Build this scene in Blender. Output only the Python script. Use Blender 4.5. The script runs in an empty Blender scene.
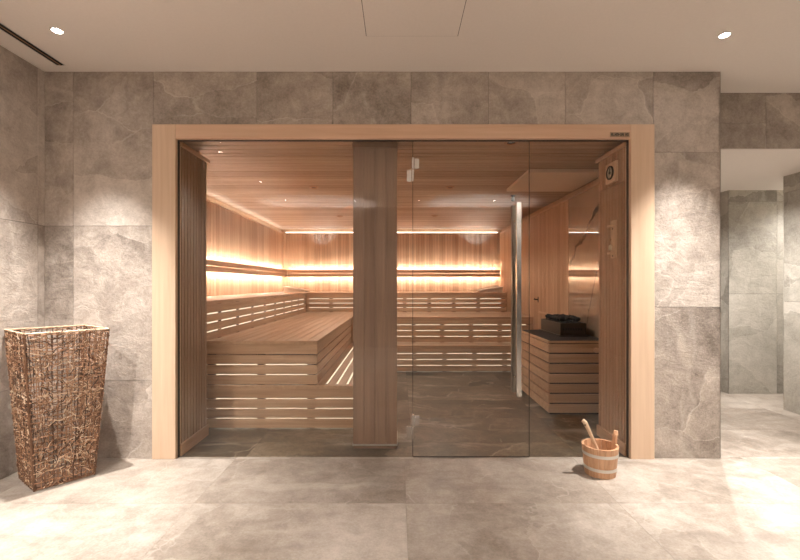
import bpy, math, random
from mathutils import Vector, Matrix
random.seed(7)
scn = bpy.context.scene
COL = scn.collection
S, CX, CY, CZ, D = 140.4, 399.0, 284.5, 1.236, 3.0     # metres per pixel at the front wall, eye height, eye distance
CEIL, LOWC, SC = 2.749, 2.308, 2.335                    # room ceiling, passage ceiling, sauna ceiling

# ------------------------------------------------------------------ mesh builder
WORLD = {}
class MB:
    def __init__(s): s.v, s.f, s.t, s.m = [], [], [], []
    def add(s, vs, fs, tone=0.5, mi=0):
        b = len(s.v); s.v += [tuple(p) for p in vs]
        for q in fs:
            s.f.append(tuple(b + i for i in q)); s.t.append(tone); s.m.append(mi)
    def box(s, x0, x1, y0, y1, z0, z1, tone=0.5, mi=0):
        s.add([(x0,y0,z0),(x1,y0,z0),(x1,y1,z0),(x0,y1,z0),(x0,y0,z1),(x1,y0,z1),(x1,y1,z1),(x0,y1,z1)],
              [(0,3,2,1),(4,5,6,7),(0,1,5,4),(1,2,6,5),(2,3,7,6),(3,0,4,7)], tone, mi)
    def obox(s, c, ax, ay, az, tone=0.5, mi=0):
        c, ax, ay, az = map(Vector, (c, ax, ay, az)); vs = []
        for k in (-1, 1):
            for a, b in ((-1,-1),(1,-1),(1,1),(-1,1)): vs.append(c + ax*a + ay*b + az*k)
        s.add(vs, [(0,3,2,1),(4,5,6,7),(0,1,5,4),(1,2,6,5),(2,3,7,6),(3,0,4,7)], tone, mi)
    def tube(s, pts, r, n=6, tone=0.5, mi=0, caps=True):
        pts = [Vector(p) for p in pts]; N = len(pts)
        rs = r if isinstance(r, (list, tuple)) else [r]*N
        b = len(s.v); up = None
        for i, p in enumerate(pts):
            d = (pts[min(i+1,N-1)] - pts[max(i-1,0)])
            d = d.normalized() if d.length > 1e-9 else Vector((0,0,1))
            if up is None: up = Vector((0,0,1)) if abs(d.z) < .9 else Vector((1,0,0))
            a = (up - d*up.dot(d))
            a = a.normalized() if a.length > 1e-6 else d.orthogonal().normalized()
            up = a; c = d.cross(a)
            for k in range(n):
                an = 2*math.pi*k/n; s.v.append(tuple(p + (a*math.cos(an) + c*math.sin(an))*rs[i]))
        for i in range(N-1):
            for k in range(n):
                k2 = (k+1) % n
                s.f.append((b+i*n+k, b+i*n+k2, b+(i+1)*n+k2, b+(i+1)*n+k)); s.t.append(tone); s.m.append(mi)
        if caps:
            s.f.append(tuple(b+k for k in reversed(range(n)))); s.t.append(tone); s.m.append(mi)
            s.f.append(tuple(b+(N-1)*n+k for k in range(n))); s.t.append(tone); s.m.append(mi)
    def lathe(s, c, prof, n=32, tone=0.5, axis=2, mi=0, closed=False):
        b = len(s.v); c = Vector(c)
        for r, h in prof:
            for k in range(n):
                a = 2*math.pi*k/n; u, w = r*math.cos(a), r*math.sin(a)
                p = ((h,u,w),(w,h,u),(u,w,h))[axis]
                s.v.append(tuple(c + Vector(p)))
        M = len(prof)
        for i in range(M if closed else M-1):
            j = (i+1) % M
            for k in range(n):
                k2 = (k+1) % n
                s.f.append((b+i*n+k, b+i*n+k2, b+j*n+k2, b+j*n+k)); s.t.append(tone); s.m.append(mi)
    def build(s, name, mat, parent=None, bevel=0, smooth=False):
        off = WORLD[parent.name] if parent is not None else Vector((0,0,0))
        me = bpy.data.meshes.new(name)
        me.from_pydata([tuple(Vector(p) - off) for p in s.v], [], s.f)
        for m in (mat if isinstance(mat, (list, tuple)) else [mat]): me.materials.append(m)
        at = me.attributes.new('tone', 'FLOAT', 'FACE'); at.data.foreach_set('value', s.t)
        me.polygons.foreach_set('material_index', s.m)
        me.update(); me.validate()
        o = bpy.data.objects.new(name, me); COL.objects.link(o)
        if smooth:
            me.polygons.foreach_set('use_smooth', [True]*len(me.polygons))
        if bevel:
            md = o.modifiers.new('Bevel', 'BEVEL'); md.width = bevel; md.segments = 2; md.limit_method = 'ANGLE'; md.angle_limit = math.radians(40)
        if parent is not None: o.parent = parent
        WORLD[o.name] = off.copy()
        return o

def tag(o, label, cat=None, group=None, kind=None):
    o['label'] = label
    if cat: o['category'] = cat
    if group: o['group'] = group
    if kind: o['kind'] = kind
    return o
def thing(name, loc, label, cat, group=None, kind=None):
    o = bpy.data.objects.new(name, None); o.empty_display_size = .1
    COL.objects.link(o); o.location = loc; WORLD[o.name] = Vector(loc)
    return tag(o, label, cat, group, kind)
def struct(o, label): return tag(o, label, None, None, 'structure')

# ------------------------------------------------------------------ materials
def newmat(name):
    m = bpy.data.materials.new(name); m.use_nodes = True
    nt = m.node_tree; nt.nodes.clear()
    out = nt.nodes.new('ShaderNodeOutputMaterial')
    return m, nt, out
def N(nt, typ, **kw):
    n = nt.nodes.new(typ)
    for k, v in kw.items():
        if k.startswith('i_'):
            key = k[2:]; n.inputs[int(key) if key.isdigit() else key.replace('_', ' ')].default_value = v
        else: setattr(n, k, v)
    return n
def ramp(nt, fac, stops):
    r = nt.nodes.new('ShaderNodeValToRGB'); e = r.color_ramp.elements
    while len(e) < len(stops): e.new(.5)
    for el, (p, c) in zip(e, stops): el.position = p; el.color = (*c, 1)
    nt.links.new(fac, r.inputs[0]); return r.outputs[0]
def mathn(nt, op, a, b=None, c=None):
    n = nt.nodes.new('ShaderNodeMath'); n.operation = op
    for i, x in enumerate((a, b, c)):
        if x is None: continue
        if isinstance(x, (int, float)): n.inputs[i].default_value = x
        else: nt.links.new(x, n.inputs[i])
    return n.outputs[0]
def vmath(nt, op, a, b):
    n = nt.nodes.new('ShaderNodeVectorMath'); n.operation = op
    for i, x in enumerate((a, b)):
        if isinstance(x, tuple): n.inputs[i].default_value = x
        elif op == 'SCALE' and i == 1:
            if isinstance(x, (int, float)): n.inputs['Scale'].default_value = x
            else: nt.links.new(x, n.inputs['Scale'])
        else: nt.links.new(x, n.inputs[i])
    return n.outputs[0]
def mix(nt, fac, a, b, mode='MIX'):
    n = nt.nodes.new('ShaderNodeMix'); n.data_type = 'RGBA'; n.blend_type = mode
    for k, x in ((0, fac), (6, a), (7, b)):
        if isinstance(x, (int, float)): n.inputs[k].default_value = x
        elif isinstance(x, tuple): n.inputs[k].default_value = (*x, 1) if len(x) == 3 else x
        else: nt.links.new(x, n.inputs[k])
    return n.outputs[2]
def noise(nt, vec, scale, detail=4, rough=.5, dist=0):
    n = N(nt, 'ShaderNodeTexNoise', i_Scale=scale, i_Detail=detail, i_Roughness=rough, i_Distortion=dist)
    nt.links.new(vec, n.inputs['Vector']); return n.outputs[0]

def plain(name, col, rough=.5, metal=0, coat=0):
    m, nt, out = newmat(name)
    b = N(nt, 'ShaderNodeBsdfPrincipled'); nt.links.new(b.outputs[0], out.inputs[0])
    geo = N(nt, 'ShaderNodeTexCoord')
    n = noise(nt, geo.outputs['Object'], 60, 3)
    c = mix(nt, mathn(nt, 'MULTIPLY', n, .18), col, tuple(x*.6 for x in col))
    nt.links.new(c, b.inputs['Base Color'])
    b.inputs['Roughness'].default_value = rough; b.inputs['Metallic'].default_value = metal
    b.inputs['Coat Weight'].default_value = coat
    return m

def emit(name, col, strength):
    m, nt, out = newmat(name)
    e = N(nt, 'ShaderNodeEmission', i_Strength=strength); e.inputs[0].default_value = (*col, 1)
    nt.links.new(e.outputs[0], out.inputs[0]); return m

def wood(name, axis, dark, light, rough=.5, vary=.5, fine=1.0):
    """timber with the grain along one axis; 'tone' (per board) shifts both colour and figure"""
    m, nt, out = newmat(name)
    b = N(nt, 'ShaderNodeBsdfPrincipled'); nt.links.new(b.outputs[0], out.inputs[0])
    geo = N(nt, 'ShaderNodeNewGeometry')
    att = N(nt, 'ShaderNodeAttribute', attribute_name='tone')
    sc = [22*fine, 22*fine, 22*fine]; sc[axis] = 1.1*fine
    p = vmath(nt, 'MULTIPLY', geo.outputs['Position'], tuple(sc))
    off = vmath(nt, 'SCALE', (31.0, 17.0, 53.0), att.outputs['Fac'])
    p = vmath(nt, 'ADD', p, off)
    n1 = noise(nt, p, 1.0, 5, .55, .6)
    p2 = vmath(nt, 'MULTIPLY', p, (3.5, 3.5, 3.5))
    n2 = noise(nt, p2, 1.0, 3, .6)
    f = mathn(nt, 'ADD', mathn(nt, 'MULTIPLY', n1, .75), mathn(nt, 'MULTIPLY', n2, .25))
    c = ramp(nt, f, [(.28, dark), (.72, light)])
    hue = ramp(nt, att.outputs['Fac'], [(0, (1-.42*vary, 1-.52*vary, 1-.60*vary)), (.5, (1-.12*vary, 1-.15*vary, 1-.18*vary)), (1, (1, 1, 1))])
    c = mix(nt, 1.0, c, hue, 'MULTIPLY')
    nt.links.new(c, b.inputs['Base Color'])
    b.inputs['Roughness'].default_value = rough
    bp = N(nt, 'ShaderNodeBump', i_Strength=.12, i_Distance=.002)
    nt.links.new(f, bp.inputs['Height']); nt.links.new(bp.outputs[0], b.inputs['Normal'])
    return m

def stone(name, dark, mid, light, vein, rough=.55, bump=.5, scale=1.0, veinamt=.5, patch=.5, flat=False):
    """riven quartzite tile: tonal plates, pale fissures, mineral grain; 'tone' moves the pattern per tile"""
    m, nt, out = newmat(name)
    b = N(nt, 'ShaderNodeBsdfPrincipled'); nt.links.new(b.outputs[0], out.inputs[0])
    geo = N(nt, 'ShaderNodeNewGeometry')
    att = N(nt, 'ShaderNodeAttribute', attribute_name='tone')
    p = vmath(nt, 'ADD', vmath(nt, 'SCALE', geo.outputs['Position'], scale), vmath(nt, 'SCALE', (37.0, 61.0, 23.0), att.outputs['Fac']))
    wn = N(nt, 'ShaderNodeTexNoise', i_Scale=1.7, i_Detail=5, i_Roughness=.55); nt.links.new(p, wn.inputs['Vector'])
    w = vmath(nt, 'ADD', p, vmath(nt, 'SCALE', vmath(nt, 'SUBTRACT', wn.outputs['Color'], (.5,.5,.5)), .40))
    # tonal plates
    rot = N(nt, 'ShaderNodeMapping'); rot.inputs['Rotation'].default_value = (.3, .9, .5); rot.inputs['Scale'].default_value = (1.0, 1.0, 2.3)
    nt.links.new(w, rot.inputs['Vector'])
    vc = N(nt, 'ShaderNodeTexVoronoi', feature='F1', i_Scale=1.15); nt.links.new(rot.outputs[0], vc.inputs['Vector'])
    plate = N(nt, 'ShaderNodeSeparateColor'); nt.links.new(vc.outputs['Color'], plate.inputs[0])
    ve = N(nt, 'ShaderNodeTexVoronoi', feature='DISTANCE_TO_EDGE', i_Scale=1.15); nt.links.new(rot.outputs[0], ve.inputs['Vector'])
    crack = ramp(nt, ve.outputs['Distance'], [(0, (1,1,1)), (.012, (0,0,0))])
    breakup = noise(nt, p, 2.5, 4, .6)
    crack = mathn(nt, 'MULTIPLY', crack, ramp(nt, breakup, [(.45, (0,0,0)), (.62, (1,1,1))]))
    cloud = noise(nt, w, 1.3, 8, .62, .5)
    mott = noise(nt, p, 9, 8, .7, .4)
    grain = noise(nt, p, 70, 4, .7)
    f = mathn(nt, 'MULTIPLY', cloud, .46)
    f = mathn(nt, 'ADD', f, mathn(nt, 'MULTIPLY', mott, .34))
    f = mathn(nt, 'ADD', f, mathn(nt, 'MULTIPLY', grain, .20))
    f = mathn(nt, 'ADD', f, mathn(nt, 'MULTIPLY', mathn(nt, 'SUBTRACT', plate.outputs[0], .5), .22*patch))
    f = mathn(nt, 'ADD', f, mathn(nt, 'MULTIPLY', mathn(nt, 'SUBTRACT', att.outputs['Fac'], .5), .06))
    c = ramp(nt, f, [(.34, dark), (.5, mid), (.66, light)])
    c = mix(nt, mathn(nt, 'MULTIPLY', crack, veinamt), c, vein)
    # diagonal pale scratches
    rs = N(nt, 'ShaderNodeMapping'); rs.inputs['Rotation'].default_value = (0, 0, .5) if flat else (0, .62, .25); rs.inputs['Scale'].default_value = (.7, 6, 6) if flat else (7, 7, .55)
    nt.links.new(w, rs.inputs['Vector'])
    sn = noise(nt, rs.outputs[0], 1.0, 3, .5)
    sm = ramp(nt, sn, [(.62, (0,0,0)), (.72, (1,1,1))])
    c = mix(nt, mathn(nt, 'MULTIPLY', sm, .75*veinamt), c, vein)
    if flat:   # dark drifting streaks of the floor tile
        c = mix(nt, mathn(nt, 'MULTIPLY', ramp(nt, sn, [(.28, (1,1,1)), (.44, (0,0,0))]), .38), c, dark)
    nt.links.new(c, b.inputs['Base Color'])
    rr = mathn(nt, 'ADD', mathn(nt, 'MULTIPLY', mott, .25), rough-.12)
    nt.links.new(rr, b.inputs['Roughness'])
    riv = N(nt, 'ShaderNodeMapping'); riv.inputs['Rotation'].default_value = (0, .3, 0); riv.inputs['Scale'].default_value = (9, 9, 34)
    nt.links.new(w, riv.inputs['Vector'])
    rv = noise(nt, riv.outputs[0], 1.0, 5, .6, .8)
    h = mathn(nt, 'ADD', mathn(nt, 'MULTIPLY', rv, .6), mathn(nt, 'MULTIPLY', mott, .8))
    h = mathn(nt, 'ADD', h, mathn(nt, 'MULTIPLY', plate.outputs[1], .35))
    bp = N(nt, 'ShaderNodeBump', i_Strength=bump, i_Distance=.012)
    nt.links.new(h, bp.inputs['Height']); nt.links.new(bp.outputs[0], b.inputs['Normal'])
    return m

def glass(name, tint):
    """clear pane: see-through with a mirror share that grows towards grazing view (both faces)"""
    m, nt, out = newmat(name)
    lw = N(nt, 'ShaderNodeLayerWeight', i_Blend=.5)
    fac = mathn(nt, 'ADD', mathn(nt, 'MULTIPLY', mathn(nt, 'POWER', lw.outputs['Facing'], 5.0), .95), .028)
    tr = N(nt, 'ShaderNodeBsdfTransparent'); tr.inputs[0].default_value = (*tint, 1)
    gl = N(nt, 'ShaderNodeBsdfGlossy', i_Roughness=.004)
    mx = N(nt, 'ShaderNodeMixShader'); nt.links.new(fac, mx.inputs[0])
    nt.links.new(tr.outputs[0], mx.inputs[1]); nt.links.new(gl.outputs[0], mx.inputs[2])
    nt.links.new(mx.outputs[0], out.inputs[0]); return m

def polished(name):
    """polished brown marble slab with one bold dark vein"""
    m, nt, out = newmat(name)
    b = N(nt, 'ShaderNodeBsdfPrincipled', i_Roughness=.02, i_IOR=3.0); nt.links.new(b.outputs[0], out.inputs[0])
    geo = N(nt, 'ShaderNodeNewGeometry'); sep = N(nt, 'ShaderNodeSeparateXYZ'); nt.links.new(geo.outputs['Position'], sep.inputs[0])
    y, z = sep.outputs['Y'], sep.outputs['Z']
    n = noise(nt, geo.outputs['Position'], 3.2, 6, .6)
    big = noise(nt, geo.outputs['Position'], 1.6, 7, .6)
    # vein runs down and away through the slab
    line = mathn(nt, 'ADD', mathn(nt, 'MULTIPLY', mathn(nt, 'SUBTRACT', y, 1.578), .79), mathn(nt, 'SUBTRACT', z, 1.752))
    line = mathn(nt, 'ADD', line, mathn(nt, 'MULTIPLY', mathn(nt, 'SUBTRACT', n, .5), .42))
    v = mathn(nt, 'ABSOLUTE', line)
    vm = ramp(nt, v, [(.012, (1,1,1)), (.035, (0,0,0))])
    line2 = mathn(nt, 'ADD', mathn(nt, 'MULTIPLY', mathn(nt, 'SUBTRACT', y, 1.3), 1.0), mathn(nt, 'MULTIPLY', mathn(nt, 'SUBTRACT', z, 1.32), .4))
    line2 = mathn(nt, 'ADD', line2, mathn(nt, 'MULTIPLY', mathn(nt, 'SUBTRACT', big, .5), .3))
    v2 = ramp(nt, mathn(nt, 'ABSOLUTE', line2), [(.004, (1,1,1)), (.016, (0,0,0))])
    c = ramp(nt, big, [(.3, (.26,.17,.11)), (.7, (.44,.30,.20))])
    c = mix(nt, mathn(nt, 'MULTIPLY', vm, .93), c, (.012,.010,.009))
    c = mix(nt, mathn(nt, 'MULTIPLY', v2, .5), c, (.02,.015,.012))
    nt.links.new(c, b.inputs['Base Color'])
    return m

W_D, W_L = (.44,.265,.158), (.66,.44,.285)
wood_z = wood('clear hemlock upright', 2, W_D, W_L, .5, .65)
wood_y = wood('clear hemlock lengthwise', 1, W_D, W_L, .45, .5)
wood_x = wood('clear hemlock crosswise', 0, W_D, W_L, .45, .5)
ceil_wood = wood('ceiling lining board', 0, (.33,.212,.135), (.54,.375,.25), .5, .7)
frame_z = wood('pale oak upright', 2, (.60,.42,.285), (.75,.57,.42), .45, .25, .8)
frame_x = wood('pale oak crosswise', 0, (.58,.37,.245), (.72,.50,.36), .45, .25, .8)
pillar_wood = wood('pillar veneer', 2, (.23,.145,.10), (.37,.245,.175), .5, .45, .8)
jamb_shade_wood = wood('shade darkened lining', 2, (.26,.165,.11), (.44,.295,.205), .5, .5)  # lining wood, colour darkened for the weak light on the left jamb
tub_wood = wood('bucket stave wood', 2, (.50,.27,.15), (.72,.45,.28), .5, .5, 2.0)
ladle_wood = wood('ladle birch', 2, (.62,.42,.27), (.80,.60,.42), .45, .2, 2.0)
wall_stone = stone('riven wall tile', (.16,.13,.107), (.40,.342,.295), (.64,.57,.51), (.78,.715,.65), .55, .5, 1.0, .34, .5)
pass_stone = stone('grey passage tile', (.22,.20,.17), (.41,.38,.33), (.58,.54,.48), (.72,.68,.61), .6, .45, .9, .35, .8)
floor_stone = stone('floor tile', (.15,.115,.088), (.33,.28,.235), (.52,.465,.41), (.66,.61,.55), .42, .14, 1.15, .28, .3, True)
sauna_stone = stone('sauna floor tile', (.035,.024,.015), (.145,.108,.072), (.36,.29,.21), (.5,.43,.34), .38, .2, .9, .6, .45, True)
grout = plain('tile grout', (.10,.085,.07), .9)
floor_grout = plain('floor grout', (.36,.31,.265), .9)
paint = plain('ceiling paint', (.86,.80,.755), .9)
dark_groove = plain('dark timber groove', (.05,.03,.02), .8)
soft_groove = plain('shaded timber groove', (.20,.115,.07), .8)
dark_lining = plain('shadow gap black', (.02,.018,.015), .8)
black_slab = plain('black stone top', (.012,.012,.012), .6)
bronze = plain('brown steel', (.07,.055,.042), .32, .6)
iron = plain('black iron', (.02,.018,.016), .5, .3)
lava = plain('black stove stone', (.018,.016,.015), .75)
chrome = plain('brushed chrome', (.72,.70,.67), .2, 1)
steel_dark = plain('smoked steel', (.30,.27,.24), .3, 1)
hoop_metal = plain('galvanised strap', (.70,.67,.62), .35, .9)
gasket = plain('dark gasket', (.035,.03,.025), .5)
shield_m = plain('heat shield board', (.74,.60,.47), .45)
white_cloth = plain('pale headrest wood', (.72,.60,.47), .5)
white_metal = plain('white powder coat', (.75,.72,.68), .5)
dial_m = plain('dial face', (.42,.42,.34), .4)
copper = plain('copper bezel', (.45,.24,.13), .35, .8)
sand_m = plain('timer sand', (.80,.70,.55), .7)
pane_m = glass('clear safety glass', (.985,.985,.975))
door_m = glass('door safety glass', (.975,.975,.962))
tube_glass = glass('timer glass', (.97,.97,.96))
marble = polished('polished brown marble')
rattan, nt, out = newmat('dry rattan twig')
b = N(nt, 'ShaderNodeBsdfPrincipled', i_Roughness=.6); nt.links.new(b.outputs[0], out.inputs[0])
att = N(nt, 'ShaderNodeAttribute', attribute_name='tone')
nt.links.new(ramp(nt, att.outputs['Fac'], [(0, (.03,.016,.01)), (.35, (.17,.08,.04)), (.7, (.42,.24,.14)), (1, (.72,.58,.43))]), b.inputs['Base Color'])

WARM, LEDC = (1.0, .955, .90), (1.0, .94, .87)
led_m = emit('led strip', LEDC, 46)
cove_m = emit('cove led strip', LEDC, 6)
back_m = emit('led backlight', (1.0, .83, .60), .7)
dim_m = emit('dimmed spot lens', LEDC, .25)
lens_m = emit('downlight lens', (1.0, .95, .88), 40)

def spot(name, loc, power, size, blend, parent, col=WARM, rad=.018):
    l = bpy.data.lights.new(name, 'SPOT'); l.energy = power; l.spot_size = math.radians(size); l.spot_blend = blend
    l.color = col; l.shadow_soft_size = rad
    o = bpy.data.objects.new(name, l); COL.objects.link(o); o.parent = parent
    o.location = Vector(loc) - WORLD[parent.name]
    return o
# ------------------------------------------------------------------ shells
def tiles(mb, org, u, v, n, us, vs, gap=.0015, th=.006, skip=None, mi=0):
    org, u, v, n = map(Vector, (org, u, v, n))
    for i in range(len(us)-1):
        for j in range(len(vs)-1):
            if skip and skip(us[i], us[i+1], vs[j], vs[j+1]): continue
            c = org + u*((us[i]+us[i+1])/2) + v*((vs[j]+vs[j+1])/2) + n*(th/2)
            mb.obox(c, u*((us[i+1]-us[i])/2-gap), v*((vs[j+1]-vs[j])/2-gap), n*(th/2), random.random(), mi)
def rng(a, b, step, start=None):
    r = [a]; x = a if start is None else start
    while x < b-1e-6:
        if x > a+.02: r.append(x)
        x += step
    if b - r[-1] < .02: r.pop()
    r.append(b); return r

def X(px, k=1.0): return (px-CX)*k/S
def Z(py, k=1.0): return CZ + (CY-py)*k/S
LW, RW, FR = -2.52, 3.80, 2.286          # room left wall, right wall, right end of the tiled front
PX0, PX1 = -1.747, 1.808                 # wooden portal outer edges
JL, JR = -1.581, 1.640                   # jamb linings
SL, SR, SB = -2.293, 2.0, 5.34           # sauna walls (cladding faces)
JE = .465                                # inner face of the front wall

# floor
m = MB()
m.box(LW-.1, 4.8, -5.3, .02, -.06, -.005, .5, 1)
m.box(FR, 4.8, .02, 5.5, -.06, -.005, .5, 1)
tiles(m, (0,0,-.005), (1,0,0), (0,1,0), (0,0,1), rng(LW, 4.7, 1.2, LW+.16), rng(-5.3, .02, .605, -.62-.605*7), .0006, .005)
tiles(m, (0,0,-.005), (1,0,0), (0,1,0), (0,0,1), rng(FR, 4.7, 1.2, LW+.16+1.2*4), rng(.02, 5.5, .605, .59), .0006, .005)
struct(m.build('floor', [floor_stone, floor_grout]), 'pale beige stone tile floor of the anteroom')
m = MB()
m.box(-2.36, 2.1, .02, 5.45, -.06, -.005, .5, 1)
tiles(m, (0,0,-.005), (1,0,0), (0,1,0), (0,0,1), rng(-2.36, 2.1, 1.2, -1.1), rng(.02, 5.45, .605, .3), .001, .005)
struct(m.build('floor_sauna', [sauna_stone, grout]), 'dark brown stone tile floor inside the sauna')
# ceilings
m = MB()
m.box(LW-.1, RW+.1, -5.35, .327, CEIL, CEIL+.1)
m.box(FR-.02, 4.8, .329, 5.5, LOWC-.004, LOWC+.1)
struct(m.build('ceiling', paint), 'smooth cream painted ceiling of the anteroom and passage')
# front wall: core and tiles around the portal opening
VX = [X(p) for p in (43, 74, 152, 257, 333, 411, 488.5, 565, 643, 720)]
VX[0] = LW; VX[-1] = FR
ROW = [0, Z(307), Z(152.5), CEIL]; ROWL = [0, Z(380), Z(226), CEIL]
m = MB()
m.box(LW-.1, PX0+.01, .0, JE-.02, 0, CEIL, .5, 1)
m.box(PX1-.01, FR-.006, .0, JE-.02, 0, CEIL, .5, 1)
m.box(PX0+.01, PX1-.01, .0, JE-.02, SC+.07, CEIL, .5, 1)
top = 2.372
tiles(m, (0,0,0), (1,0,0), (0,0,1), (0,-1,0), [LW, X(74), PX0], ROWL)
tiles(m, (0,0,0), (1,0,0), (0,0,1), (0,-1,0), [PX0]+VX[3:8]+[PX1], [top, CEIL])
tiles(m, (0,0,0), (1,0,0), (0,0,1), (0,-1,0), [PX1, FR], ROW)
m.box(FR-.006, FR, -.006, 5.5, 0, CEIL, .4, 0)
struct(m.build('wall_front', [wall_stone, grout]), 'riven grey brown stone tile wall around the wooden sauna portal')
# side and rear walls
m = MB(); m.box(LW-.1, LW-.006, -5.3, 0, 0, CEIL, .5, 1)
tiles(m, (LW-.006,0,0), (0,1,0), (0,0,1), (1,0,0), rng(-5.3, -.001, .55, -.06-.55*9), ROWL)
struct(m.build('wall_left', [wall_stone, grout]), 'dark stone tile wall beside the wicker basket')
m = MB(); m.box(LW-.1, RW+.1, -5.32, -5.206, 0, CEIL, .5, 1)
tiles(m, (0,-5.206,0), (1,0,0), (0,0,1), (0,1,0), rng(LW, RW, .55), ROW)
struct(m.build('wall_rear', [stone('dark slate tile', (.03,.026,.022), (.075,.065,.056), (.13,.115,.10), (.2,.18,.16), .6, .3, 1.0, .3, .5), grout]), 'stone tile wall behind the viewer')
m = MB(); m.box(RW+.006, RW+.1, -5.2, 1.158, 0, CEIL, .5, 1)
tiles(m, (RW+.006,0,0), (0,1,0), (0,0,1), (-1,0,0), rng(-5.2, 1.158, .55, -5.1), [0, 1.07, 2.14, CEIL])
m.box(RW, RW+.1, 1.158, 1.164, 0, LOWC, .4, 0)
struct(m.build('wall_right', [pass_stone, grout]), 'grey stone tile side wall at the right of the passage')
m = MB(); m.box(3.73+.006, 6.2, 1.776, 1.9, 0, LOWC, .5, 1)
tiles(m, (0,1.776,0), (1,0,0), (0,0,1), (0,-1,0), [3.73, 4.28, 4.83, 5.5, 6.2], [0, 1.13, LOWC-.13, LOWC])
m.box(3.73, 3.736, 1.77, 5.5, 0, LOWC, .35, 0)
struct(m.build('wall_passage', [pass_stone, grout]), 'far grey stone tile wall at the end of the passage')
m = MB(); m.box(FR, 3.73, 5.4, 5.5, 0, LOWC, .5); m.box(RW+.1, 6.2, 1.0, 1.158, 0, LOWC, .5); m.box(6.2, 6.3, 1.0, 1.9, 0, LOWC, .5)
struct(m.build('wall_passage_end', pass_stone), 'hidden end walls of the passage')
m = MB(); m.box(4.79, 6.3, 1.0, 1.9, -.06, 0, .5); m.box(4.79, 6.3, 1.0, 1.9, LOWC, LOWC+.1, .5)
struct(m.build('floor_passage', floor_stone), 'floor and ceiling of the passage turn')
# lintel over the passage
m = MB(); m.box(FR, RW, .333, .44, LOWC+.11, CEIL, .5, 1)
m2 = Z(123, 1.109)
xj = X(766, 1.109)
tiles(m, (0,.333,0), (1,0,0), (0,0,1), (0,-1,0), [FR, xj], [LOWC, m2, CEIL])
tiles(m, (0,.333,0), (1,0,0), (0,0,1), (0,-1,0), [xj, xj+.6, RW], [LOWC, CEIL])
struct(m.build('trim_1', [wall_stone, grout]), 'dark stone tile lintel above the passage')

# ------------------------------------------------------------------ sauna lining boards
def cladding(mb, org, u, v, n, width, height, pitch, th=.012, ch=.004, split=None, gapd=0):
    org, u, v, n = map(Vector, (org, u, v, n)); cnt = max(1, round(width/pitch)); p = width/cnt
    hs = [0, height] if not split else [0, split, height]
    for i in range(cnt):
        for a, bb in zip(hs[:-1], hs[1:]):
            if gapd:
                e = bb - (.008 if bb < height else 0); c = org + u*(i*p+p/2) + v*((a+e)/2) + n*(th/2)
                mb.obox(c, u*(p/2-gapd/2), v*((e-a)/2), n*(th/2), random.random()); continue
            t = random.random(); bb2 = bb - (.006 if bb < height else 0)
            prof = [(0, 0), (ch*.4, 0), (ch, th), (p-ch, th), (p-ch*.4, 0), (p, 0)]
            vs = []
            for hh in (a, bb2):
                for q, d in prof: vs.append(org + u*(i*p+q) + v*hh + n*d)
            L = len(prof)
            mb.add(vs, [(k, k+1, L+k+1, L+k) for k in range(L-1)] + [(L+2, L+3, L+4, L+1), (1, 4, 3, 2)], t)
    c = org + u*width/2 + v*height/2 - n*.02
    mb.obox(c, u*width/2, v*height/2, n*.0199, 0, 1 if gapd else 0)

m = MB(); cladding(m, (SL,SB+.012,0), (1,0,0), (0,0,1), (0,-1,0), SR-SL, 2.262, .052, .014, .006, None, .005)
m.box(SL-.06, SR+.06, SB+.055, SB+.1, 0, SC, .3)
struct(m.build('wall_back', [wood_z, soft_groove]), 'upright timber lining of the sauna back wall')
m = MB(); cladding(m, (SL-.012,.5,0), (0,1,0), (0,0,1), (1,0,0), SB-.5, 2.262, .085, .014, .006, None, .005)
m.box(SL-.1, SL-.055, JE, SB+.06, 0, SC, .3)
struct(m.build('wall_sauna_left', [wood_z, soft_groove]), 'upright timber lining of the left sauna wall')
m = MB(); cladding(m, (SR+.012,1.975,0), (0,1,0), (0,0,1), (-1,0,0), SB-1.975, 2.262, .085, .014, .006, None, .005)
m.box(SR+.055, SR+.1, JE, SB+.06, 0, SC, .3)
struct(m.build('wall_sauna_right', [wood_z, soft_groove]), 'upright timber lining of the right sauna wall')
m = MB(); m.box(SR, SR+.02, JE+.03, 1.97, 0, 2.24)
struct(m.build('wall_marble', marble), 'polished brown marble slab with a dark vein behind the heater')
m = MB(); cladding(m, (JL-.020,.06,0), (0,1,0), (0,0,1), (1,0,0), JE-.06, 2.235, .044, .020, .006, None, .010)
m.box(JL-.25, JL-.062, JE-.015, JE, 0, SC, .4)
struct(m.build('wall_jamb_left', [jamb_shade_wood, dark_groove]), 'narrow board lining of the left jamb')
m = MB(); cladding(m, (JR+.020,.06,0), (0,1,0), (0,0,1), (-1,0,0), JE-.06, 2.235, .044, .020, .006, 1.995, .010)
struct(m.build('wall_jamb_right', [wood('lit jamb lining', 2, (.38,.225,.135), (.58,.375,.24), .5, .6), dark_groove]), 'narrow board lining of the right jamb')  # right jamb colour lightened for the LED glow falling on it
m = MB(); m.box(SL-.05, JL-.0625, JE, JE+.02, 0, SC, .4); m.box(JR+.0625, SR+.05, JE, JE+.02, 0, SC, .4)
struct(m.build('wall_sauna_front', wood_z), 'inner face of the sauna front wall beside the jambs')
m = MB(); cladding(m, (SL-.1,.05,SC+.012), (0,1,0), (1,0,0), (0,0,-1), SB+.05, SR-SL+.2, .095, .014, .004, None, .013)
struct(m.build('ceiling_sauna', [ceil_wood, dark_groove]), 'crosswise timber board ceiling of the sauna')
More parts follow.
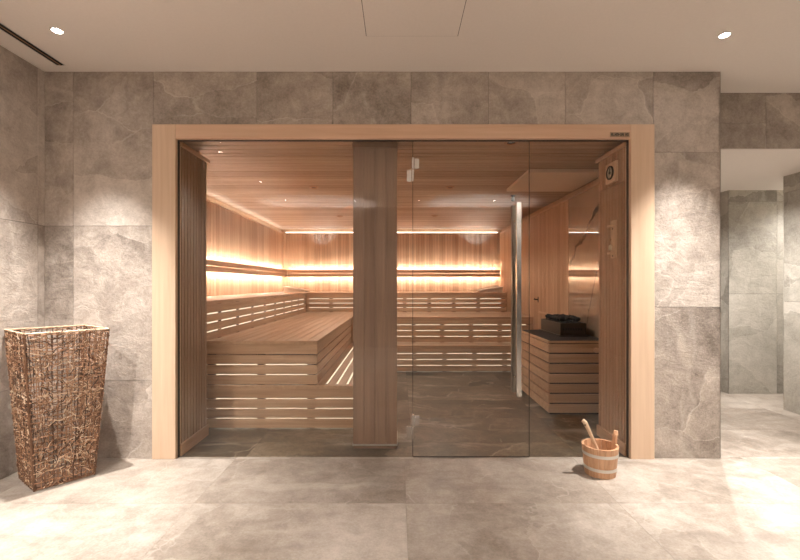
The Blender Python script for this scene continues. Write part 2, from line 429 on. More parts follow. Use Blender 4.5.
# skirtings and cornices
for nm, x0, x1 in (('baseboard_left', JL, JL+.016), ('baseboard_right', JR-.016, JR)):
    m = MB(); m.box(x0, x1, .032, JE, 0, .085, .8); struct(m.build(nm, wood_y, None, .002), 'low timber skirting on the %s jamb' % nm.split('_')[1])
n_trim = 2
def trim(box, mat, label, tone=.7):
    global n_trim
    m = MB(); m.box(*box, tone); struct(m.build('trim_%d' % n_trim, mat, None, .002), label); n_trim += 1
trim((JL, JL+.02, .032, JE+.012, 2.235, 2.262), wood_y, 'cornice strip on the left jamb')
trim((JR-.02, JR, .032, JE+.012, 2.235, 2.262), wood_y, 'cornice strip on the right jamb')
trim((SL, SL+.018, .5, SB-.02, 2.235, 2.258), wood_y, 'cornice strip on the left sauna wall')
trim((SR-.018, SR, .49, SB-.02, 2.235, 2.258), wood_y, 'cornice strip on the right sauna wall')
trim((SR-.014, SR, 1.98, 3.0, .83, .855), wood_y, 'batten on the right sauna wall above the heater surround')
# pillar
p = thing('pillar', (-.18,.3,0), 'brown timber pillar behind the left glass pane', 'pillar', None, 'structure'); del p['category']
PA, PB = X(353, 1.057), X(397, 1.057)
m = MB(); pw = (PB-PA)/4
for i in range(4): m.box(PA+i*pw+.0006, PA+(i+1)*pw-.0006, .171, .45, .028, 2.262, random.random())
m.box(PA+.004, PB-.004, .175, .446, 0, .03, .1)
m.build('shaft', pillar_wood, p, .001)
m = MB(); m.box(PA-.004, PB+.004, .158, .455, 2.262, 2.296, .5); m.box(PA, PB, .171, .45, 2.296, SC, .1); m.build('cap_strip', pillar_wood, p, .002)
m = MB(); m.box(PA-.003, PB+.003, .166, .452, .022, .036, .5); m.build('metal_strip', hoop_metal, p)

# ------------------------------------------------------------------ portal frame, name plate
f = thing('trim_%d' % n_trim, (0,0,0), 'pale timber portal frame around the sauna glass front', 'frame', None, 'structure'); del f['category']
m = MB(); m.box(PX0, JL, -.022, .055, 0, top-.002, .7); m.build('post', frame_z, f, .003)
m = MB(); m.box(JR, PX1, -.022, .055, 0, top-.002, .8); m.build('post', frame_z, f, .003)
m = MB(); m.box(JL+.0008, JR-.0008, -.022, .055, 2.268, top-.002, .65); m.build('header', frame_x, f, .003)
m = MB()
m.box(JL, JL+.005, .008, .030, .0, 2.268); m.box(JR-.005, JR, .008, .030, 0, 2.268); m.box(JL, JR, .008, .030, 2.262, 2.268)
m.build('glazing_channel', gasket, f)
zt, zb = Z(132.2,.9927), Z(137.2,.9927); xa, xb = X(610,.9927), X(629.5,.9927)
t = thing('name_sign', ((xa+xb)/2, -.022, zb), 'tiny lettered plate at the right end of the timber header', 'sign')
m = MB(); m.box(xa, xb, -.0245, -.022, zb, zt); m.build('plate', plain('plate tan', (.42,.28,.19), .5), t)
m = MB(); cw = (xb-xa-.012)/10; z0, z1 = zb+.007, zt-.007
for i in range(10):      # illegible capitals: strokes only
    a = xa+.006+i*cw; w = cw*.8; s = .0028
    st = [[(0,1,0,1)],][0]
    m.box(a, a+s, -.0262, -.0245, z0, z1)
    if i % 3 != 1: m.box(a+w-s, a+w, -.0262, -.0245, z0, z1)
    if i % 2 == 0: m.box(a, a+w, -.0262, -.0245, (z0+z1)/2-.002, (z0+z1)/2+.002)
    if i % 3 == 0: m.box(a, a+w, -.0262, -.0245, z1-.003, z1)
    if i % 4 == 1: m.box(a, a+w, -.0262, -.0245, z0, z0+.003)
m.build('lettering', plain('plate dark', (.03,.035,.02), .5), t)

# ------------------------------------------------------------------ glass front
DX0, DX1 = X(413, 1.006), X(528.5, 1.006)
gz = 2.261
w = thing('window_1', (-.7,.04,0), 'wide fixed glass pane on the left of the sauna front', 'window', None, 'structure'); del w['category']
m = MB(); m.box(JL+.0055, DX0-.003, .014, .024, .004, gz); m.build('pane', pane_m, w)
w = thing('window_2', (1.3,.04,0), 'narrow fixed glass pane at the right of the glass door', 'window', None, 'structure'); del w['category']
m = MB(); m.box(DX1+.003, JR-.0055, .014, .024, .004, gz); m.build('pane', pane_m, w)
d = thing('door_1', (DX0,.02,0), 'frameless clear glass sauna door with a tall chrome bar handle', 'door', None, 'structure'); del d['category']
m = MB(); m.box(DX0, DX1, .004, .014, .008, gz); m.build('glass_panel', door_m, d)
m = MB(); m.box(DX0-.0035, DX0-.0005, .004, .0145, .008, gz); m.box(DX1+.0005, DX1+.0035, .004, .0145, .008, gz); m.box(DX0, DX1, .0045, .0135, .004, .0078)
m.build('edge_seal', gasket, d)
def hinge(zt, zb):
    zm = (zt+zb)/2
    h = MB(); h.tube([(DX0-.001,-.006,zb), (DX0-.001,-.006,zm-.002)], .0085, 14); h.tube([(DX0-.001,-.006,zm+.002), (DX0-.001,-.006,zt)], .0085, 14)
    h = h.build('hinge', chrome, d)
    q = MB(); q.box(DX0+.009, DX0+.043, -.006, .0035, zm+.004, zt-.008); q.build('hinge_plate', chrome, h, .001)
    q = MB(); q.box(DX0-.045, DX0-.011, .003, .0135, zb-.001, zm-.004); q.build('hinge_plate', chrome, h, .001)
hinge(Z(157.7), Z(181.5)); hinge(Z(414.3), Z(438))
hz0, hz1 = .452, 1.812
hd = MB(); hd.box(.822, .855, -.062, -.029, hz0, hz1); hd = hd.build('handle', chrome, d, .002)
q = MB(); q.box(.822, .855, .063, .096, hz0, hz1); q.build('inner_bar', steel_dark, hd, .002)
q = MB()
for zz in (hz0+.12, hz1-.12): q.tube([(.8385,-.03,zz), (.8385,.0038,zz)], .009, 12); q.tube([(.8385,.0142,zz), (.8385,.064,zz)], .009, 12)
q.build('standoff', chrome, hd)

# ------------------------------------------------------------------ benches
SEAT = .028
def bench(name, label, x0, x1, y0, y1, z0, z1, along, faces, group, seat_from=None):
    """stacked timber platform: seat boards, slatted fronts on the open sides, posts, backlight behind the slats"""
    t = thing(name, ((x0+x1)/2, (y0+y1)/2, z0), label, 'bench', group)
    m = MB(); pit = .094; nose = .03 if along == 'y' else 0
    sx0, sx1, sy0, sy1 = seat_from or (x0, x1, y0, y1)
    if along == 'y':
        n = round((sx1-sx0)/pit); w = (sx1-sx0)/n
        g2, sb = (.009, z1-.009) if z0 == 0 else (.004, z1-SEAT)
        for i in range(n): m.box(sx0+i*w+g2, sx0+(i+1)*w-g2 if i < n-1 else sx1, sy0+nose+.004, sy1, sb, z1, random.random())
        m.box(x0, x1, sy0, sy0+nose, z1-SEAT, z1, .6)
        m.build('seat', wood_y, t, .002)
    else:
        n = round((sy1-sy0)/pit); w = (sy1-sy0)/n
        for i in range(n): m.box(sx0, sx1, sy0+i*w+.004 if i else sy0, sy0+(i+1)*w-.004, z1-SEAT, z1, random.random())
        m.build('seat', wood_x, t, .002)
    h = z1-SEAT-.004-z0
    for side, a0, a1, nosl in faces:
        m = MB(); n = 4; p = (h-.002)/n
        for i in range(n):
            za, zb = z0+.004+i*p+.0045, z0+.004+(i+1)*p-.0045
            if i == n-1: zb = z1-SEAT-.001
            tn = random.random()
            if side == 'front': m.box(a0, a1, y0+.004, y0+.024, za, zb, tn)
            elif side == 'right': m.box(x1-.011, x1-.004, a0, a1, za-.001, zb-.003, tn)
        m.build('slat_front', wood_x if side == 'front' else wood_y, t, .0015)
        q = a1-.06
        while q > a0:
            m = MB()
            if side == 'front': m.box(q-.03, q+.03, y0+.0245, y0+.06, z0+.001, z1-SEAT-.001, .1)
            else: m.box(x1-.020, x1-.0115, q-.03, q+.03, z0+.001, z1-SEAT-.001, .1)
            m.build('post', dark_groove, t)  # posts coloured near black for the unlit space behind the slats
            q -= .43
        if nosl is None: continue
        m = MB(); zt = z1-SEAT-nosl
        if side == 'front': m.box(a0+.03, a1-.06, y0+.10, y0+.106, z0+.01, zt)
        else: m.box(x1-.026, x1-.0205, a0+.08, a1-.02, z0+.01, zt)
        m.build('backlight', back_m, t)
    if z0 == 0 and along == 'y':
        m = MB(); m.box(sx0+.03, sx1-.12, y0+.12, 2.9, z1-.0155, z1-.0105); m.build('seat_backlight', back_m, t)
    return t
BL, BR, BB, BY = SL+.003, SR-.003, SB-.015, .604
Z1, Z2, Z3 = .372, .752, 1.095
G = 'stepped timber sauna benches'
bench('sauna_bench', 'lowest timber step of the left bench, slatted front facing the glass', BL, -.27, BY, BB, 0, Z1, 'y', [('front', BL, -.27, .02), ('right', BY+.03, 2.96, .02)], G, (-.72, -.27, BY, BB))
bench('sauna_bench', 'broad middle tier of the left bench with glossy lengthwise seat boards', BL, -.70, BY, BB, Z1+.001, Z2, 'y', [('front', BL, -.70, .12), ('right', BY+.03, 3.26, None)], G)
bench('sauna_bench', 'top tier of the left bench along the left sauna wall', BL, -1.62, BY-.1, BB, Z2+.001, Z3, 'y', [('right', BY-.07, 4.34, .02)], G)
bench('sauna_bench', 'lowest tier of the back bench, just above the dark floor', -.267, BR, 2.97, BB, 0, Z1, 'x', [('front', -.267, BR, .02)], G)
bench('sauna_bench', 'middle tier of the back bench behind the lowest one', -.697, BR, 3.27, BB, Z1+.001, Z2, 'x', [('front', -.697, BR, .02)], G)
bench('sauna_bench', 'top tier of the back bench below the lit back wall', -1.617, 1.88, 4.35, BB, Z2+.001, Z3, 'x', [('front', -1.617, 1.88, .02)], G)

# headrests
def headrest(x0, x1, y0, y1, label, flip):
    t = thing('headrest', ((x0+x1)/2, (y0+y1)/2, Z3), label, 'headrest', 'wooden headrests on the top tier')
    m = MB(); n = 5; w = (y1-y0)/n
    for i in range(n):
        ya, yb = y0+i*w+.004, y0+(i+1)*w-.004
        za, zb = (.105, .045) if flip else (.045, .105)
        m.add([(x0,ya,Z3+za-.018),(x1,ya,Z3+zb-.018),(x1,yb,Z3+zb-.018),(x0,yb,Z3+za-.018),(x0,ya,Z3+za),(x1,ya,Z3+zb),(x1,yb,Z3+zb),(x0,yb,Z3+za)],
              [(0,3,2,1),(4,5,6,7),(0,1,5,4),(1,2,6,5),(2,3,7,6),(3,0,4,7)], random.random())
    m.build('slats', white_cloth, t)
    for ya in (y0+.02, y1-.045):
        m = MB(); za, zb = (.087, .027) if flip else (.027, .087)
        m.add([(x0+.01,ya,Z3),(x1-.01,ya,Z3),(x1-.01,ya+.025,Z3),(x0+.01,ya+.025,Z3),(x0+.01,ya,Z3+za),(x1-.01,ya,Z3+zb),(x1-.01,ya+.025,Z3+zb),(x0+.01,ya+.025,Z3+za)],
              [(0,3,2,1),(4,5,6,7),(0,1,5,4),(1,2,6,5),(2,3,7,6),(3,0,4,7)]); m.build('rail', white_cloth, t)
headrest(-2.08, -1.70, 4.55, 4.95, 'pale wooden headrest in the left back corner of the top tier', True)
headrest(1.46, 1.86, 4.5, 4.9, 'pale wedge headrest at the right end of the top tier', False)

# lit backrest rails
def rail(label, side):
    if side == 'back':
        t = thing('light_rail', (0, SB-.06, 1.38), label, 'wall light', 'lit backrest rails')
        m = MB(); m.box(SL+.115, SR-.02, SB-.112, SB-.09, 1.385, 1.452, .8); m.box(SL+.115, SR-.02, SB-.112, SB-.09, 1.456, 1.523, .5); m.build('board', wood_x, t, .002)
        for z in (1.388, 1.505):
            m = MB(); m.box(SL+.13, SR-.04, SB-.089, SB-.079, z, z+.014); m.build('led_strip', led_m, t)
        for i in range(6):
            m = MB(); x = SL+.3+i*.75; m.box(x, x+.03, SB-.0895, SB-.0005, 1.42, 1.48); m.build('bracket', wood_x, t)
    else:
        t = thing('light_rail', (SL+.06, 3, 1.38), label, 'wall light', 'lit backrest rails')
        m = MB(); m.box(SL+.09, SL+.112, .52, SB-.115, 1.385, 1.452, .8); m.box(SL+.09, SL+.112, .52, SB-.115, 1.456, 1.523, .5); m.build('board', wood_y, t, .002)
        for z in (1.388, 1.505):
            m = MB(); m.box(SL+.079, SL+.089, .54, SB-.13, z, z+.014); m.build('led_strip', led_m, t)
        for i in range(6):
            m = MB(); y = .8+i*.8; m.box(SL+.0005, SL+.0895, y, y+.03, 1.42, 1.48); m.build('bracket', wood_y, t)
rail('timber backrest rail with glowing strips on the sauna back wall', 'back')
rail('timber backrest rail with glowing strips on the left sauna wall', 'left')
for lb, bx in (('thin light strip on top of the back wall lining', (SL+.05, SR-.05, SB+.016, SB+.034, 2.263, 2.271)),
               ('thin light strip on top of the left wall lining', (SL-.034, SL-.016, .55, SB-.05, 2.263, 2.271))):
    m = MB(); m.box(*bx); tag(m.build('cove_light', cove_m), lb, 'strip light', 'strip lights under the sauna ceiling')

# ------------------------------------------------------------------ heater corner
HX0, HY0, HY1, HZ = 1.418, .993, 1.965, .70
t = thing('heater_surround', (1.7,1.5,0), 'timber slatted heater surround with black top in the right corner', 'heater surround')
m = MB(); nb = 7; pt = (HZ-.035)/nb
for i in range(nb):
    za, zb = .012+i*pt+.008, .012+(i+1)*pt-.008; tn = random.random()
    m.box(HX0, SR-.004, HY0, HY0+.022, za, zb, tn); m.box(HX0, HX0+.022, HY0+.0225, HY1, za, zb, tn)
m.build('front_boards', wood_x, t, .0015)
m = MB(); m.box(HX0+.0225, SR-.004, HY0+.023, HY1-.002, .0, HZ-.024, .2); m.build('carcass', dark_lining, t)
m = MB(); m.box(HX0, SR-.004, HY0, HY0+.022, HZ-.022, HZ, .8); m.box(HX0, HX0+.022, HY0+.0225, HY1, HZ-.022, HZ, .8); m.build('rim', wood_x, t, .0015)
m = MB(); m.box(HX0+.023, SR-.004, HY0+.023, HY1, HZ-.022, HZ+.004); m.build('countertop', black_slab, t, .001)
m = MB(); m.lathe((1.86, HY0-.001, .615), [(.0,-.032),(.02,-.031),(.026,-.024),(.024,-.012),(.012,-.006),(.012,.001)], 20, .9, 1); m.build('knob', ladle_wood, t, 0, True)
hx0, hx1, hy0, hy1, hz = 1.660, 1.925, 1.33, 1.92, HZ+.004
t = thing('sauna_heater', (1.8,1.62,hz), 'low brown steel heater tray filled with black stones', 'heater')
m = MB()
for bx in ((hx0,hx1,hy0,hy0+.006),(hx0,hx1,hy1-.006,hy1),(hx0,hx0+.006,hy0+.0062,hy1-.0062),(hx1-.006,hx1,hy0+.0062,hy1-.0062)): m.box(*bx, hz+.012, hz+.135)
m.box(hx0+.006, hx1-.006, hy0+.006, hy1-.006, hz+.012, hz+.02); m.box(hx0-.02, hx1+.02, hy0-.02, hy1+.02, hz, hz+.012)
hbody = m.build('body', bronze, t, .0015)
m = MB()
for k in range(8):
    x = hx0+.022+k*.026; m.box(x, x+.016, hy0-.004, hy0-.0005, hz+.06, hz+.085)
m.build('vent_slots', iron, hbody)
m = MB(); m.box(hx0+.008, hx1-.008, hy0+.008, hy1-.008, hz+.086, hz+.09); m.build('rock_grate', iron, t)
import bmesh
def rock(r):
    bm = bmesh.new(); bmesh.ops.create_icosphere(bm, subdivisions=2, radius=1)
    s = Vector((random.uniform(.75,1.1), random.uniform(.75,1.1), random.uniform(.6,.85)))
    ph = [random.uniform(0,6) for _ in range(3)]
    for v in bm.verts:
        c = v.co.copy(); d = 1+.16*math.sin(3*c.x+ph[0])*math.cos(3.3*c.y+ph[1])+.1*math.sin(5*c.z+ph[2]*2+c.x*4)
        v.co = Vector((c.x*s.x, c.y*s.y, c.z*s.z))*d*r
    me = bpy.data.meshes.new('heater_stone'); bm.to_mesh(me); bm.free(); me.materials.append(lava); return me
rocks = [rock(.033) for _ in range(5)]
cnt = 0
for layer in range(2):
    nx, ny = (3, 8) if layer == 0 else (3, 7)
    for i in range(nx):
        for j in range(ny):
            if layer and random.random() < .18: continue
            o = bpy.data.objects.new('heater_stone', rocks[cnt % 5]); cnt += 1
            xx = hx0+.048+i*.083; yy = hy0+.047+j*.0705 + (.036 if layer else 0)
            o.location = (xx+random.uniform(-.003,.003), yy+random.uniform(-.002,.002), hz+.119+layer*.050)
            o.rotation_euler = (0, 0, random.uniform(0,6)); COL.objects.link(o)
            tag(o, 'black rough stone heaped in the brown steel heater tray', 'stone', 'black stones on the heater')
# heat shield, sensor, hook
m = MB(); m.box(1.23, SR-.02, .99, 1.82, SC-.036, SC-.006); o = m.build('heat_shield', shield_m, None, .002)
tag(o, 'flat pale shield panel under the sauna ceiling above the heater', 'panel')
sx, sy = X(513, 1.73), (1.73-1)*D
t = thing('temperature_sensor', (sx, sy, SC), 'small dark sensor hanging from the sauna ceiling by the door handle', 'sensor')
m = MB(); m.lathe((sx, sy, SC), [(.03,0),(.03,-.012),(.012,-.02)], 20); m.build('base', iron, t)
m = MB(); m.lathe((sx, sy, SC), [(.012,-.02),(.022,-.035),(.024,-.06),(.014,-.075),(0,-.078)], 20); m.build('probe', iron, t, 0, True)
t = thing('wall_hook', (SR, 3.06, 1.016), 'small black knob hook on the right sauna wall', 'hook')
m = MB(); m.box(SR-.006, SR, 3.03, 3.06, .98, 1.06); m.build('back_plate', iron, t)
m = MB(); m.tube([(SR-.006,3.045,1.02),(SR-.045,3.045,1.022),(SR-.06,3.045,1.03)], [.008,.008,.014], 10); m.build('peg', iron, t)

# recessed sauna ceiling spots; four hold added lamps that brighten the interior
for lb, px, py in (('dark recessed ceiling spot left of the pillar, nearer the glass', 314, 187),
                   ('dark recessed ceiling spot left of the pillar, deeper in the sauna', 339.5, 216),
                   ('dark recessed ceiling spot behind the glass door, nearer the glass', 450, 187),
                   ('dark recessed ceiling spot behind the glass door, deeper in the sauna', 434.5, 215.5),
                   ('dark recessed ceiling spot just inside the top of the glass door', 511, 141.8)):
    k = (SC-CZ)*S/(CY-py); x, y = X(px, k), (k-1)*D
    t = thing('ceiling_spotlight', (x, y, SC), lb, 'ceiling light', 'copper rimmed spots in the sauna ceiling')
    m = MB(); m.lathe((x, y, SC), [(.052,0),(.052,-.010),(.036,-.012),(.034,-.003)], 24); m.build('bezel', copper, t)
    m = MB(); m.lathe((x, y, SC), [(.034,-.004),(.014,-.0025)], 24); m.build('reflector', iron, t)
    m = MB(); m.lathe((x, y, SC), [(.013,-.0025),(.0,-.0025)], 16); m.build('lens', dim_m, t)
    if lb.startswith('dark recessed ceiling spot just') is False: spot('lamp', (x, y, SC-.014), 22, 150, .8, t, LEDC, .012)

# ------------------------------------------------------------------ thermometer and sand timer on the right jamb
ty, tz, hw = .225, 2.09, .076
t = thing('thermometer', (JR, ty, tz-hw), 'square wooden thermometer with a round black dial on the right jamb', 'thermometer')
m = MB(); m.box(JR-.022, JR-.0005, ty-hw, ty+hw, tz-hw, tz+hw, .9); m.build('plate', ladle_wood, t, .002)
m = MB(); m.lathe((JR-.022, ty, tz), [(.052,0),(.052,-.008),(.043,-.010),(.043,-.002)], 32, .5, 0); m.build('bezel', iron, t)
m = MB(); m.lathe((JR-.022, ty, tz), [(.043,-.003),(0,-.003)], 32, .5, 0); dl = m.build('dial', dial_m, t)
m = MB(); m.box(JR-.028, JR-.026, ty-.004, ty+.004, tz-.008, tz+.036); m.lathe((JR-.026, ty, tz), [(.011,0),(.011,-.004),(0,-.004)], 14, .5, 0); m.build('needle', iron, dl)
m = MB(); m.lathe((JR-.0252, ty-.012, tz-.03), [(.014,0),(0,-.001)], 14, .5, 0); m.build('scale_mark', sand_m, dl)
ya, yb, za, zb = .165, .235, 1.436, 1.722; yc = (ya+yb)/2; zc = (za+zb)/2
t = thing('sand_timer', (JR, yc, za), 'narrow wooden sand timer on the right jamb below the thermometer', 'sand timer')
m = MB(); m.box(JR-.016, JR-.0005, ya, yb, za, zb, .9); m.build('backboard', ladle_wood, t, .002)
for zz in (za+.03, zb-.05):
    m = MB(); m.box(JR-.05, JR-.0165, yc-.02, yc+.02, zz, zz+.014, .8); hld = m.build('holder', ladle_wood, t)
    m = MB(); m.box(JR-.019, JR-.0165, yc-.006, yc+.006, zz-.018, zz-.008); m.build('screw', iron, hld)
h2 = .085
m = MB(); m.lathe((JR-.034, yc, zc-.003), [(.0,-h2),(.014,-h2+.004),(.015,-.03),(.003,0),(.015,.03),(.014,h2-.004),(0,h2)], 18); hg = m.build('hourglass', tube_glass, t, 0, True)
m = MB(); m.lathe((JR-.034, yc, zc-.003), [(0,-h2+.004),(.012,-h2+.006),(.012,-.045),(0,-.035)], 18); m.build('sand', sand_m, hg, 0, True)
m = MB(); m.lathe((JR-.034, yc, zc-.003), [(.006,-.006),(.008,0),(.006,.006)], 14); m.build('collar', copper, t)

# ------------------------------------------------------------------ anteroom ceiling fittings
def downlight(x, y, label, power, size=140, blend=1.0, z=CEIL):
    t = thing('downlight', (x, y, z), label, 'ceiling light', 'round white downlights in the anteroom ceiling')
    m = MB(); m.lathe((x, y, z), [(.036,0),(.036,-.003),(.028,-.004),(.026,-.001)], 32); m.build('ring', white_metal, t)
    m = MB(); m.lathe((x, y, z), [(.026,-.0015),(0,-.0015)], 32); m.build('lens', lens_m, t)
    spot('lamp', (x, y, z-.012), power, size, blend, t)
k1 = (CEIL-CZ)*S/(CY-30.5); k2 = (CEIL-CZ)*S/(CY-35)
XL, XR = X(57, k1), X(724.5, k2)
P1 = 330
downlight(XL, (k1-1)*D, 'lit round downlight in the ceiling above the wicker basket', P1*.9, 62)
downlight(XR, (k2-1)*D, 'lit round downlight in the ceiling at the right above the stone wall', P1*.9, 62)
for i, y in enumerate((-1.77, -3.15, -4.5)):
    downlight(XL, y, ('lit downlight of the left row, ahead of the viewer', 'lit downlight of the left row, level with the viewer', 'lit downlight of the left row, behind the viewer')[i], P1*(.45, .35, .3)[i], 130)
downlight(-.79, -4.59, 'lit downlight by the rear wall, left of the middle', P1*.30, 120)
downlight(.36, -4.59, 'lit downlight by the rear wall, right of the middle', P1*.30, 120)
downlight(1.73, -4.59, 'lit downlight by the rear wall, right end of the row', P1*.30, 120)
downlight(3.2, -1.9, 'added fill downlight at the right side of the anteroom, out of the picture', P1*.30, 125)  # unseen lamp, added to brighten the right part of the floor
downlight(3.2, -.45, 'added fill downlight outside the picture, before the passage', P1*.15, 90)  # added lamp past the frame edge, lights floor and side wall
downlight(2.9, .95, 'added fill downlight in the passage ceiling, hidden by the stone wall', P1*.36, 150, .9, LOWC-.004)  # added lamp, kept out of sight, brightens the passage
downlight(4.9, 1.45, 'added fill downlight round the passage corner', P1*.22, 150, .6, LOWC)  # another added lamp, fills the passage turn with light
for lb, x in (('added brown metal fill uplight on the unseen rear wall, left one', -1.5), ('added brown metal fill uplight on the unseen rear wall, right one', 1.5)):
    t = thing('fill_uplight', (x, -5.2, 1.9), lb, 'fill lamp', 'added fill uplights on the rear wall')
    m = MB(); m.box(x-.05, x+.05, -5.2, -5.18, 1.82, 1.98); m.build('back_plate', bronze, t)
    m = MB(); m.lathe((x, -5.09, 1.84), [(.03,0),(.075,.03),(.085,.14),(.081,.14),(.070,.034),(.0,.006)], 28); m.build('shade', bronze, t)
    o = spot('lamp', (x, -5.09, 1.93), 1000, 125, 1.0, t, WARM, .04); o.rotation_euler = (math.pi, 0, 0)  # added light, unseen behind the camera, to brighten the ceiling
# slot diffuser
vx = X(63, .968)+.012; y1 = -.096
t = thing('ceiling_vent', (vx-.03, -.8, CEIL), 'long black twin slot air diffuser in the ceiling at top left', 'vent')
m = MB(); m.box(vx-.054, vx+.004, -1.7, y1, CEIL-.0015, CEIL-.0002); m.build('backing', dark_lining, t)
for x in (vx-.056, vx-.030, vx+.002):
    m = MB(); m.box(x, x+(.008 if x == vx-.030 else .004), -1.7, y1, CEIL-.004, CEIL-.0016); m.build('flange', white_metal if x != vx-.030 else copper, t)
# access hatch
k = (CEIL-CZ)*S/(CY-36); hy = (k-1)*D; ha, hb = X(366, k), X(458, k)
t = thing('access_panel', ((ha+hb)/2, hy-.35, CEIL), 'flush square access panel in the ceiling at top centre', 'hatch')
m = MB(); m.box(ha, hb, hy-.7, hy, CEIL-.0012, CEIL-.0002); m.build('shadow_gap', plain('hatch gap', (.22,.19,.17), .9), t)
m = MB(); m.box(ha+.004, hb-.004, hy-.696, hy-.004, CEIL-.003, CEIL-.0013); m.build('panel', paint, t)

# ------------------------------------------------------------------ wicker basket
BC = Vector((-2.199, -.288)); F = Vector((-2.177,-.485)); R = Vector((-1.980,-.262)); L = Vector((-2.418,-.312))
cor = [F-BC, R-BC, (BC-F)*1.0, L-BC]
HB = .950; SC_R = 1.39
def bpt(side, s, z, out=0.0):
    a, b_ = cor[side], cor[(side+1) % 4]; q = a.lerp(b_, s)
    nrm = (a+b_).normalized()
    q = q*(1+(SC_R-1)*z/HB) + nrm*out
    return Vector((BC.x+q.x, BC.y+q.y, z))
t = thing('wicker_basket', (BC.x, BC.y, 0), 'tall square tapered brown wicker basket in the left corner', 'basket')
m = MB()
for sd in range(4):
    m.tube([bpt(sd, 0, z*HB/6) for z in range(7)], .007, 6, .25)
    m.tube([bpt(sd, 0, .008), bpt(sd, 1, .008)], .007, 6, .3)
m.build('corner_frame', rattan, t)
m = MB()
for sd in range(4):
    for q in range(4):
        m.tube([bpt(sd, i/8, HB-.003+.004*math.sin(i*2+q*1.6), .005*math.cos(i*2+q*1.6)) for i in range(9)], .0034, 6, random.uniform(.7,1))
m.build('rim', rattan, t)
m = MB()
for sd in range(4):
    for i in range(15):
        s = (i+.5)/15
        m.tube([bpt(sd, min(.99,max(.01,s+random.uniform(-.012,.012))), .005+j*(HB-.005)/13, random.uniform(-.003,.006)) for j in range(14)], random.uniform(.0026,.0036), 5, random.uniform(.1,.6))
m.build('stakes', rattan, t)
m = MB()
for row in range(31):
    z = .012+row*(HB-.03)/30; tn = random.random()
    for sd in range(4):
        ph = row % 2
        m.tube([bpt(sd, i/15, min(HB-.004, max(.006, z+random.uniform(-.007,.007))), (.010 if (i+ph) % 2 else -.006)) for i in range(16)], random.uniform(.0025,.004), 4, min(1,max(0,tn*.55+random.uniform(.1,.5))))
for q in range(1500):
    sd = random.randrange(4) if random.random() < .35 else random.choice((0, 0, 0, 3, 3))
    s, z = random.random(), random.random()**.95*HB; an = random.choice((0, 1.57, 3.14, 4.71))+random.uniform(-.5,.5); pts = []
    stp = random.uniform(.008, .016); turn = random.choice((-1, 1))*random.uniform(0, .4)
    for i in range(6):
        pts.append(bpt(sd, min(1,max(0,s)), min(HB,max(.006,z)), random.uniform(-.004,.009)))
        an += turn+random.uniform(-.4,.4); s += math.cos(an)*stp/.37; z += math.sin(an)*stp
    m.tube(pts, random.uniform(.0017,.0028), 4, random.choice((random.uniform(0,.2), random.uniform(.3,.6), random.uniform(.5,.8), random.uniform(.8,1))), 0, False)
m.build('weave', rattan, t)
m = MB(); q = [bpt(i, 0, .012) for i in range(4)]; q2 = [p+Vector((0,0,.008)) for p in q]
m.add(q+q2, [(3,2,1,0),(4,5,6,7),(0,1,5,4),(1,2,6,5),(2,3,7,6),(3,0,4,7)], .15); m.build('base', rattan, t)

# ------------------------------------------------------------------ bucket and ladle
bx, by = 1.318, -.238; rt, rb, hh = .112, .094, .188
t = thing('wooden_bucket', (bx, by, 0), 'small round wooden sauna bucket on the floor by the right post', 'bucket')
m = MB(); ns = 18
def stave(mb, i, zt, tone, ztip=None):
    a0, a1 = 2*math.pi*(i+.03)/ns, 2*math.pi*(i+.97)/ns; th = .013; vs = []
    for z in (0, zt):
        f_ = rb+(rt-rb)*z/hh
        for rr in (f_, f_-th):
            for k in range(4):
                a = a0+(a1-a0)*k/3; vs.append((bx+rr*math.cos(a), by+rr*math.sin(a), z))
    fs = []
    for k in range(3):
        fs += [(k, k+1, 8+k+1, 8+k), (4+k+1, 4+k, 12+k, 12+k+1), (8+k, 8+k+1, 12+k+1, 12+k), (k+1, k, 4+k, 4+k+1)]
    fs += [(0, 8, 12, 4), (3, 7, 15, 11)]
    mb.add(vs, fs, tone)
HI = 0
for i in range(ns):
    if i != HI: stave(m, i, hh+random.uniform(-.001,.001), random.random())
m.build('staves', tub_wood, t)
m = MB(); stave(m, HI, hh+.062, .95)
a = 2*math.pi*.5/ns; rr = rt+.005-.0065+.003
m.tube([(bx+rr*math.cos(a), by+rr*math.sin(a), hh+.055), (bx+(rr+.003)*math.cos(a), by+(rr+.003)*math.sin(a), hh+.083)], [.017,.013], 12, .95)
m.build('handle_stave', tub_wood, t, .001)
m = MB(); m.lathe((bx,by,0), [(rb-.012,.012),(0,.012)], 32); m.build('bottom', tub_wood, t)
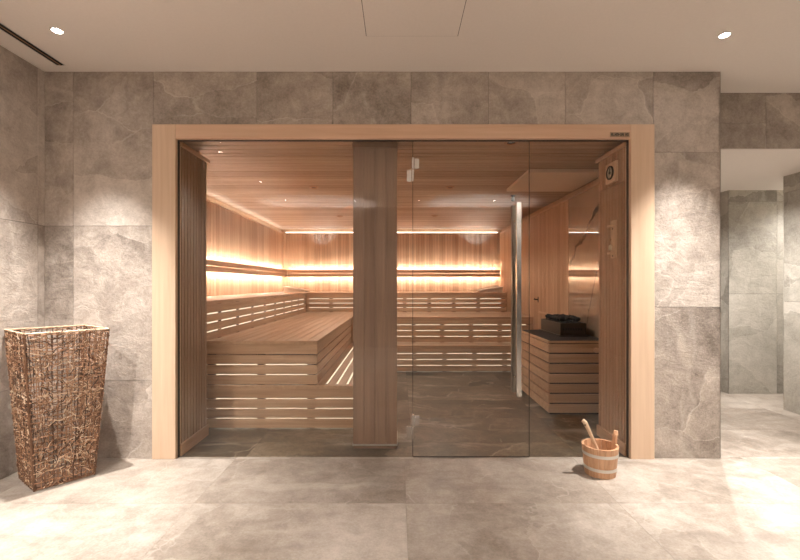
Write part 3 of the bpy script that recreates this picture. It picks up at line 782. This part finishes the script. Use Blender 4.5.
for z in (.040, .130):
    r0 = rb+(rt-rb)*z/hh+.0006; r1 = rb+(rt-rb)*(z+.02)/hh+.0006
    m = MB(); m.lathe((bx,by,0), [(r0,z),(r0+.0022,z),(r1+.0022,z+.02),(r1,z+.02)], 40, .5, 2, 0, True); m.build('hoop', hoop_metal, t)
t = thing('sauna_ladle', (bx-.01, by, .02), 'pale wooden ladle leaning in the bucket with its handle up', 'ladle')
p0, p1 = Vector((1.334, -.232, .075)), Vector((1.210, -.265, .338))
m = MB(); pts = [p0.lerp(p1, i/8) + Vector((0,0,.006*math.sin(i/8*math.pi))) for i in range(9)] + [p1+Vector((-.012,-.001,.012)), p1+Vector((-.020,-.001,.004))]
m.tube(pts, [.010]*3+[.0105]*3+[.012,.013,.0145,.015,.009], 12, .9); lh = m.build('handle', ladle_wood, t, 0, True)
m = MB(); q = p1+Vector((-.008,-.014,-.010)); m.lathe(q, [(.0055,0),(.0,-.002)], 12, .1, 1); m.build('hang_hole', iron, lh)
m = MB(); m.lathe((p0.x-.0, p0.y, .022), [(0,0),(.026,.002),(.036,.018),(.040,.048),(.036,.048),(.032,.019),(.023,.007),(0,.006)], 24, .6); m.build('bowl', ladle_wood, t, 0, True)

# ------------------------------------------------------------------ world, camera, view
wd = bpy.data.worlds.new('World'); scn.world = wd; wd.use_nodes = True
wd.node_tree.nodes['Background'].inputs[0].default_value = (1, .9, .8, 1); wd.node_tree.nodes['Background'].inputs[1].default_value = .02
cam = bpy.data.cameras.new('camera'); co = bpy.data.objects.new('camera', cam); COL.objects.link(co)
co.location = (0, -D, CZ); co.rotation_euler = (math.pi/2, 0, 0)
cam.sensor_width = 36; cam.lens = 36*(S*D)/800; cam.shift_x = (400-CX)/800; cam.shift_y = (CY-280)/800; cam.clip_start = .05
scn.camera = co
vs = scn.view_settings; vs.view_transform = 'Standard'; vs.look = 'None'; vs.exposure = 1.0; vs.gamma = 1; vs.use_curve_mapping = False
cy = scn.cycles
cy.use_denoising = True; cy.max_bounces = 10; cy.diffuse_bounces = 5; cy.glossy_bounces = 5; cy.transparent_max_bounces = 16
cy.caustics_reflective = False; cy.caustics_refractive = False; cy.sample_clamp_indirect = 6; cy.blur_glossy = .3
